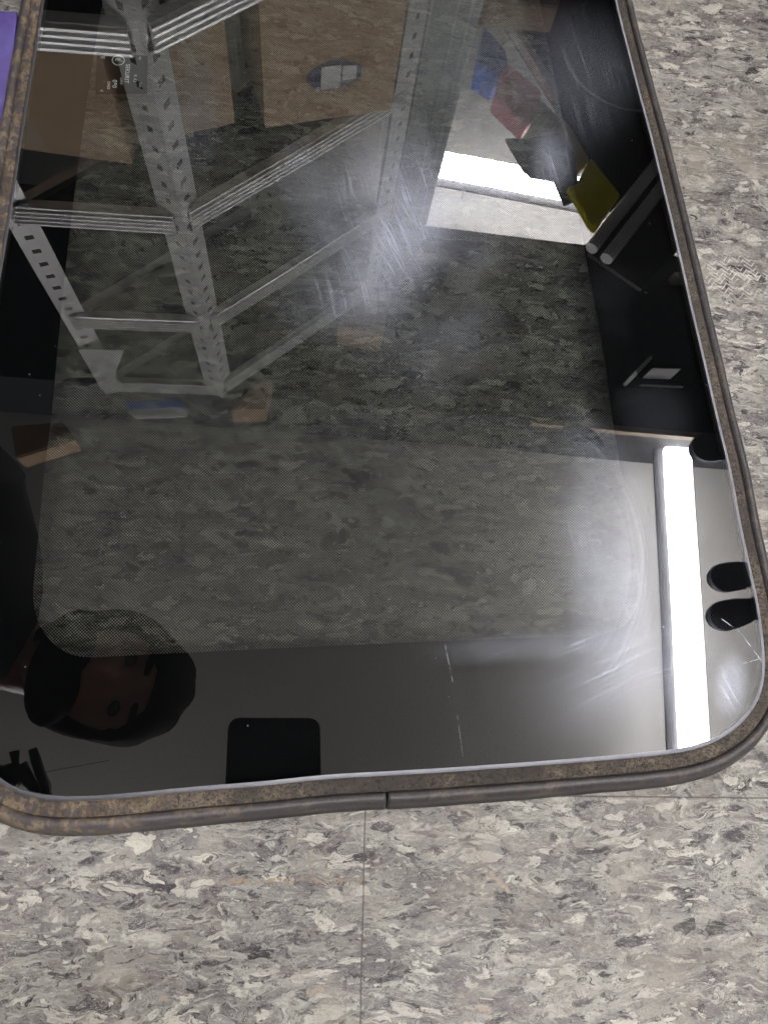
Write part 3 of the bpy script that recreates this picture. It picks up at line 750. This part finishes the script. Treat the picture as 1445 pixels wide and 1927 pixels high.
flat('red_packet', ((948, 112), (1018, 168), (1015, 202), (988, 236), (930, 178)), Z2 + .02, .08, M_RED, 'red patterned packet on the shelf edge between the blue bag and cardboard, reflected', 'packet')
flat('cardboard_box', ((1018, 186), (1072, 236), (1110, 300), (1085, 330), (1030, 285), (985, 262)), Z2 + .02, .05, M_PALE, 'pale cardboard box on the shelf edge below the red packet, reflected', 'box')
flat('navy_cloth', ((950, 258), (990, 264), (1050, 248), (1082, 290), (1092, 372), (1062, 386), (1046, 335), (1000, 332), (984, 318)), Z2 + .0, .018, M_NAVY, 'crumpled navy cloth with ragged outline against the ceiling light, reflected', 'cloth')
flat('yellow_envelope', ((1112, 296), (1168, 366), (1122, 432), (1112, 424), (1068, 350), (1086, 350)), Z2 - .05, .03, M_YEL, 'bright yellow card envelope beside the silver rail, reflected', 'envelope')
# black tub with a shiny rim and dark red cloth
tb = mir(1205, 60, 1.62)
t_ = empty('black_tub', (tb.x, tb.y, 1.50), 'round black plastic tub with shiny curved rim, reflected at the upper right', 'tub')
bm = bmesh.new(); res = bmesh.ops.create_cone(bm, segments=48, radius1=.21, radius2=.245, depth=.22, cap_ends=True)
bmesh.ops.translate(bm, verts=bm.verts, vec=(0, 0, .11)); link('body', bm, M_BLACK, t_, True)
bm = bmesh.new(); tube(bm, [(0.25 * math.cos(k * math.pi / 24), 0.25 * math.sin(k * math.pi / 24), .22) for k in range(49)], .004, 8); link('rim', bm, M_METAL, t_, True)
flat('maroon_cloth', ((1010, 20), (1085, -10), (1080, 60), (1055, 95), (1020, 60)), 1.68, .05, M_MAROON, 'dark red folded cloth beside the black tub, reflected at the top edge', 'cloth')
flat('cardboard_box', ((880, -60), (1062, -50), (1050, 14), (905, -2)), 1.50, .10, M_CARD, 'tan cardboard box cut by the top edge of the photo, reflected', 'box')
# clutter on the duct
def lens_lamp(px, py):
    p = mir(px, py, dz - .02); t_ = empty('spot_lamp', p, 'small pale round lamp under the dark duct, reflected near the right seal', 'lamp')
    bm = bmesh.new(); dome(bm, (0, 0, -.01), (.045, .028, .02), 18, Matrix.Rotation(.4, 3, 'Z')); link('cover', bm, simple('pale_cover', (.34, .31, .24), .3), t_, True)
    bm = bmesh.new(); box(bm, (-.02, -.02, .0), (.02, .02, .018)); link('base', bm, M_BLACK, t_)
lens_lamp(1272, 528)
sg = empty('junction_box', (*mir(1240, 692, dz - .05).to_2d(), dz), 'open white framed box with pale inside under the dark duct, reflected', 'box')
def slab(name, pxs, z, th, mat):
    bm = bmesh.new(); prism(bm, [mir(x, y, z).to_2d() for x, y in pxs], z, z + th); return child(name, bm, mat, sg)
slab('case', ((1196, 700), (1222, 676), (1322, 690), (1322, 716), (1212, 724)), dz - .02, .018, M_BLACK)
def upright(name, a, b, z0, z1, mat, th=.004):
    p = mir(*a, z0); q_ = mir(*b, z0); bm = bmesh.new(); obox(bm, p.to_2d(), q_.to_2d(), th, z0, z1); return child(name, bm, mat, sg)
upright('pale_inside', (1228, 692), (1280, 694), dz - .125, dz - .045, M_PAPER)
upright('side_frame', (1226, 670), (1198, 700), dz - .14, dz - .03, M_PAPER, .014)
upright('bottom_frame', (1206, 723), (1286, 727), dz - .04, dz - .03, M_PAPER)
# ---------------------------------------------------------------- shoes on a high plank, right
zs = 1.90
pk0 = mir(1466, 700, zs); pk1 = mir(1478, 1330, zs)
pl = empty('wall_plank', ((pk0.x + pk1.x) / 2 + .12, (pk0.y + pk1.y) / 2, zs), 'dark high plank carrying shoes just beyond the right edge of the glass', 'plank')
bm = bmesh.new(); obox(bm, (pk0 + Vector((.14, 0, 0))).to_2d(), (pk1 + Vector((.14, 0, 0))).to_2d(), .28, zs - .025, zs - .002); child('board', bm, M_DECK, pl)
bm = bmesh.new(); obox(bm, (pk0 + Vector((.27, 0, 0))).to_2d(), (pk1 + Vector((.27, 0, 0))).to_2d(), .02, .001, zs - .027); child('support_panel', bm, M_DARK, pl)
def shoe(px, py, ang, label, z=zs, scale=1.0, wd=.048):
    tip = mir(px, py, z); t_ = empty('shoe', tip, label, 'shoe', 'dark shoes seen from below', math.radians(ang))
    bm = bmesh.new(); L = .27 * scale; n = 26
    def half(x):
        u_ = x / L
        if u_ < .18: return wd * math.sqrt(max(0, 1 - ((.18 - u_) / .18) ** 2))
        return wd * (1 - .28 * math.exp(-((u_ - .6) / .16) ** 2)) * (1 if u_ < .9 else math.sqrt(max(0.02, 1 - ((u_ - .9) / .105) ** 2)))
    xs = [L * (1 - math.cos(math.pi * k / n)) / 2 for k in range(n + 1)]
    ol = [(x, half(x)) for x in xs] + [(x, -half(x)) for x in xs[::-1]][1:-1]
    prism(bm, ol, 0, .018); link('sole', bm, M_RUB, t_)
    bm = bmesh.new(); prev = None; rings = []
    for k, x in enumerate(xs):
        u_ = x / L; h = .05 + .05 * max(0, min(1, (u_ - .35) / .3)); hw = half(x) * .93
        rings.append([bm.verts.new((x, hw * math.cos(a_ * math.pi / 8), .018 + max(hw * .15, h * min(1, hw / wd * 1.05)) * math.sin(a_ * math.pi / 8))) for a_ in range(9)])
    for A_, B_ in zip(rings, rings[1:]):
        for k in range(8): bm.faces.new((A_[k], A_[k + 1], B_[k + 1], B_[k]))
    bmesh.ops.remove_doubles(bm, verts=bm.verts, dist=1e-5)
    link('upper', bm, M_COAT, t_, True)
shoe(1338, 1090, 8, 'dark rounded shoe toe on the high plank, upper one of the touching pair')
shoe(1336, 1165, 12, 'dark rounded shoe toe on the high plank, lower one of the touching pair')
shoe(1304, 842, 2, 'dark shoe toe beside the end of the bright light streak', zs, 1.0, .05)
shoe(1420, 1030, 30, 'dark shoe with only its tip showing above the touching pair', zs, 1.0, .03)
bw = mir(1105, 815, 2.02)
bm = bmesh.new(); dome(bm, (0, 0, 0), (.085, .042, .03), 22, Matrix.Rotation(math.radians(-32), 3, 'Z'))
cp = link('cap', bm, M_RUB, None, True); cp.location = (bw.x, bw.y, 2.06); tag(cp, 'dark leaf shaped cap hung at the duct edge, reflected above the dot screen corner', 'cap')
bm = bmesh.new(); tube(bm, [(0, 0, .02), (0, .05, .06), (0, .08, .085)], .004, 8); h_ = link('loop', bm, M_RUB, cp)
# strap with hooks, reflected in the lower left corner
zk = 1.5
st = empty('hanging_strap', mir(20, 1450, zk), 'dark forked strap hanging from the ceiling, reflected in the lower left corner', 'strap')
bm = bmesh.new(); Q = lambda x, y, z=zk: mir(x, y, z)
tube(bm, [Q(28, 1414), Q(30, 1435), Q(28, 1452), Q(10, 1468), Q(-20, 1480)], [.012, .008, .03, .04, .02], 10)
tube(bm, [Q(35, 1448), Q(52, 1465), Q(62, 1480), Q(70, 1496)], [.024, .015, .012, .011], 10)
tube(bm, [Q(62, 1410), Q(68, 1430), Q(76, 1455), Q(86, 1480), Q(88, 1500)], [.010, .012, .012, .013, .012], 10)
child('webbing', bm, M_BLACK, st, True)
bm = bmesh.new(); tube(bm, [Q(10, 1468), Q(10, 1468) * 1.0 + Vector((0, 0, CEIL - zk - .005))], .0012, 8); child('cord', bm, M_BLACK, st)

# ---------------------------------------------------------------- phone at the lens
def camp(a, b, c=0.0): return Vector((0, 0, CAMZ)) + R3 @ Vector((a, b, c))
def plane_hit(px, py):
    """where the reflected ray of a pixel meets the lens plane, in camera axes"""
    v = ray(px, py); g = on(px, py); rv = Vector((v.x, v.y, -v.z)); n = Zc; o = Vector((0, 0, CAMZ))
    t_ = (o - g).dot(n) / rv.dot(n); p = g + rv * t_ - o
    q_ = R3.inverted() @ p; return q_.x, q_.y
xa, ya = plane_hit(430, 1348); xb, yb = plane_hit(606, 1348)
ph = bpy.data.objects.new('mobile_phone', None); COL.objects.link(ph); ph.matrix_world = cam.matrix_world.copy()
tag(ph, 'black mobile phone held over the glass, seen as a dark block at the bottom', 'phone')
def rrect(x0, x1, y0, y1, r, n=6):
    o = []
    for cx_, cy_, a0 in ((x1 - r, y1 - r, 0), (x0 + r, y1 - r, 90), (x0 + r, y0 + r, 180), (x1 - r, y0 + r, 270)):
        for k in range(n + 1):
            a = math.radians(a0 + 90 * k / n); o.append((cx_ + r * math.cos(a), cy_ + r * math.sin(a)))
    return o
yt = (ya + yb) / 2; yb0 = yt - .165
bm = bmesh.new(); prism(bm, rrect(xa, xb, yb0, yt, .011), .0035, .0115); link('body', bm, M_BLACK, ph)
bm = bmesh.new(); prism(bm, rrect(xa + .003, xb - .003, yb0 + .003, yt - .003, .009), .0117, .0121); link('screen', bm, simple('dim_screen', (.03, .035, .04), .1), ph)
bm = bmesh.new(); prism(bm, rrect(-.030, .009, -.030, .008, .006), .0022, .0034); link('lens_block', bm, M_BLACK, ph)

# ---------------------------------------------------------------- the person
per = bpy.data.objects.new('person', None); COL.objects.link(per); per.location = (-.95, .25, 0)
tag(per, 'person in black jacket leaning over the glass with a phone, seen only as a reflection', 'person')
def skin(name, V, E_, Rr, mat, sub=2, par=per):
    me = bpy.data.meshes.new(name); me.from_pydata([tuple(v) for v in V], E_, [])
    o = bpy.data.objects.new(name, me); COL.objects.link(o)
    o.modifiers.new('s', 'SKIN'); m = o.modifiers.new('d', 'SUBSURF'); m.levels = sub; m.render_levels = sub
    for i, r in enumerate(Rr): me.skin_vertices[0].data[i].radius = r if isinstance(r, tuple) else (r, r)
    me.skin_vertices[0].data[0].use_root = True
    bpy.context.view_layer.update()
    dg = bpy.context.evaluated_depsgraph_get()
    nm = bpy.data.meshes.new_from_object(o.evaluated_get(dg)); bpy.data.objects.remove(o)
    nm.materials.clear(); nm.materials.append(mat)
    for p in nm.polygons: p.use_smooth = True
    o = bpy.data.objects.new(name, nm); COL.objects.link(o); o.parent = par
    o.matrix_parent_inverse = Matrix.Translation(-Vector(per.location)); return o
grip = camp((xa + xb) / 2, yb0 + .045, .008)
sR = Vector((-.50, -.09, .62)); sL = Vector((-.42, .30, .62)); eR = Vector((-.42, -.30, .40)); wR = grip + Vector((-.045, -.085, -.01))
eL = Vector((-.62, .48, .33)); wL = Vector((-.60, .30, .30))
V = [Vector((-.97, .22, .30)), Vector((-.86, .20, .42)), Vector((-.72, .16, .55)), Vector((-.50, .17, .66)), Vector((-.350, .105, .705)),
     sR, eR, wR, sL, eL, wL,
     Vector((-.95, .08, .28)), Vector((-.62, -.02, .36)), Vector((-.80, -.04, .09)), Vector((-.72, -.05, .04)),
     Vector((-.95, .36, .28)), Vector((-.62, .46, .34)), Vector((-.84, .48, .09)), Vector((-.76, .49, .04))]
E_ = [(0, 1), (1, 2), (2, 3), (3, 4), (3, 5), (5, 6), (6, 7), (3, 8), (8, 9), (9, 10), (0, 11), (11, 12), (12, 13), (13, 14), (0, 15), (15, 16), (16, 17), (17, 18)]
Rr = [.14, .15, .16, .15, .085, .075, .052, .034, .095, .05, .034, .10, .075, .05, .04, .10, .075, .05, .04]
skin('body', V, E_, Rr, M_COAT)
# head: crown points away from the body, face turned down to the phone
hc = mir(205, 1275, .72)
face = Vector((.42, -.16, -.88)).normalized(); ax = Vector((-.80, .22, -.40)); ax = (ax - face * ax.dot(face)).normalized(); side = ax.cross(face).normalized()   # ax points to the neck
HM = Matrix((side, face, -ax)).transposed().to_4x4(); HM.translation = hc         # local x side, y face, z crown
bm = bmesh.new(); res = bmesh.ops.create_uvsphere(bm, u_segments=40, v_segments=30, radius=1)
for v in bm.verts:
    x, y, z = v.co
    wd = .076 * (1 - .22 * max(0, -z) ** 1.5); dp_ = .098 if y < 0 else .092
    X_, Y_, Z_ = x * wd, y * dp_, z * .118
    if y > 0:
        # eye sockets, nose, mouth, chin
        for sx_ in (-1, 1): Y_ -= .020 * math.exp(-((X_ - sx_ * .031) / .016) ** 2 - ((Z_ - .004) / .013) ** 2)
        Y_ += .026 * math.exp(-(X_ / .011) ** 2 - ((Z_ + .034) / .014) ** 2) + .014 * math.exp(-(X_ / .009) ** 2 - ((Z_ + .012) / .022) ** 2)
        Y_ += .007 * math.exp(-(X_ / .024) ** 2 - ((Z_ + .064) / .008) ** 2) - .004 * math.exp(-(X_ / .022) ** 2 - ((Z_ + .069) / .003) ** 2)
        Y_ += .012 * math.exp(-(X_ / .024) ** 2 - ((Z_ + .098) / .016) ** 2)
        Y_ += .006 * math.exp(-((Z_ - .026) / .009) ** 2) * (abs(X_) < .05)
    v.co = HM @ Vector((X_, Y_, Z_))
def pchild(name, bm, mat, par=per, smooth=True):
    o = link(name, bm, mat, None, smooth); o.parent = par; o.matrix_parent_inverse = Matrix.Translation(-Vector(per.location)); return o
# neck and head in one surface
tube(bm, [hc + ax * .06 - face * .03, hc + ax * .14 - face * .03, Vector((-.44, .13, .66))], [.050, .050, .055], 20)
pchild('head', bm, M_SKIN)
for sx_ in (-1, 1):
    bm = bmesh.new(); dome(bm, HM @ Vector((sx_ * .079, -.012, -.012)), (.008, .017, .030), 16, HM.to_3x3()); pchild('ear', bm, M_SKIN)
    bm = bmesh.new(); dome(bm, HM @ Vector((sx_ * .031, .0685, .003)), (.0125, .0105, .0085), 16, HM.to_3x3()); pchild('eye', bm, M_EYEDARK)
bm = bmesh.new(); res = bmesh.ops.create_uvsphere(bm, u_segments=40, v_segments=30, radius=1)
rnd = random.Random(3)
for v in list(bm.verts):
    x, y, z = v.co
    k = 1 + .035 * math.sin(5 * x + 4 * z) * math.sin(4 * y + 1) + .02 * math.sin(11 * x - 6 * z + 3 * y) + rnd.uniform(-.003, .003)
    X_, Y_, Z_ = x * .091 * k, y * .112 * k - .010, z * .118 * k + .004
    if y > .12 and z < .30 - .5 * x * x: Y_ = min(Y_, .048)
    v.co = HM @ Vector((X_, Y_, Z_))
pchild('hair', bm, M_HAIR)
for sx_ in (-1, 1):
    bm = bmesh.new(); dome(bm, HM @ Vector((sx_ * .032, .088, .024)), (.019, .006, .0045), 14, HM.to_3x3()); pchild('eyebrow', bm, M_HAIR)
bm = bmesh.new(); bmesh.ops.create_uvsphere(bm, u_segments=40, v_segments=30, radius=1)
for v in bm.verts:
    x, y, z = v.co; k = 1 + rnd.uniform(-.012, .012)
    X_, Y_, Z_ = x * .075 * k, y * .046 * k + .050, z * .036 * k - .072
    if Y_ > .098 and abs(X_) < .026 and -.07 < Z_ < -.05: Y_ -= .012
    v.co = HM @ Vector((X_, Y_, Z_))
pchild('jaw_shade', bm, M_HAIR)  # added dark mass on the lower face, standing in for shade
# hands: palm and five fingers each, skinned chains
def hand(w, u, n, thumb, curl, name='hand'):
    """w wrist, u along the palm, n palm normal (fingers curl towards it), thumb side vector"""
    u = u.normalized(); n = (n - u * n.dot(u)).normalized(); s_ = thumb - u * thumb.dot(u); s_ = (s_ - n * s_.dot(n)).normalized()
    V = [w, w + u * .045]; E_ = [(0, 1)]; Rr = [(.024, .017), (.034, .014)]
    for k, (of, L) in enumerate(((.031, .072), (.010, .080), (-.011, .074), (-.031, .058))):
        b = w + u * .085 + s_ * of; V.append(b); E_.append((1, len(V) - 1)); Rr.append(.0105)
        a = 0; p = b
        for j in range(3):
            a += curl[j]; p = p + (u * math.cos(a) + n * math.sin(a)) * L * (.42, .32, .26)[j]
            V.append(p); E_.append((len(V) - 2, len(V) - 1)); Rr.append((.0092, .0082, .0068)[j])
    p = w + u * .03 + s_ * .032; V.append(p); E_.append((1, len(V) - 1)); Rr.append(.013)
    for j, (cu, L) in enumerate(((.55, .040), (.35, .032))):
        p = p + (u * .75 + s_ * (.6 - .5 * j) + n * cu).normalized() * L; V.append(p); E_.append((len(V) - 2, len(V) - 1)); Rr.append((.011, .0085)[j])
    return skin(name, V, E_, Rr, M_SKIN)
camx, camy, camz = Xc, Yc, Zc
camx = R3 @ Vector((1, 0, 0)); camy = R3 @ Vector((0, 1, 0)); camz = R3 @ Vector((0, 0, 1))
wpos = camp((xa + xb) / 2 - .012, yb0 - .055, -.006)
hand(wpos, camy * 1.0 + camx * .15, camz, -camx, (.35, .5, .4))
hand(wL, Vector((.5, -.5, -.5)), Vector((-.3, 0, -1)), Vector((.5, .6, 0)), (.3, .4, .3))
# bring the sleeve to the hand
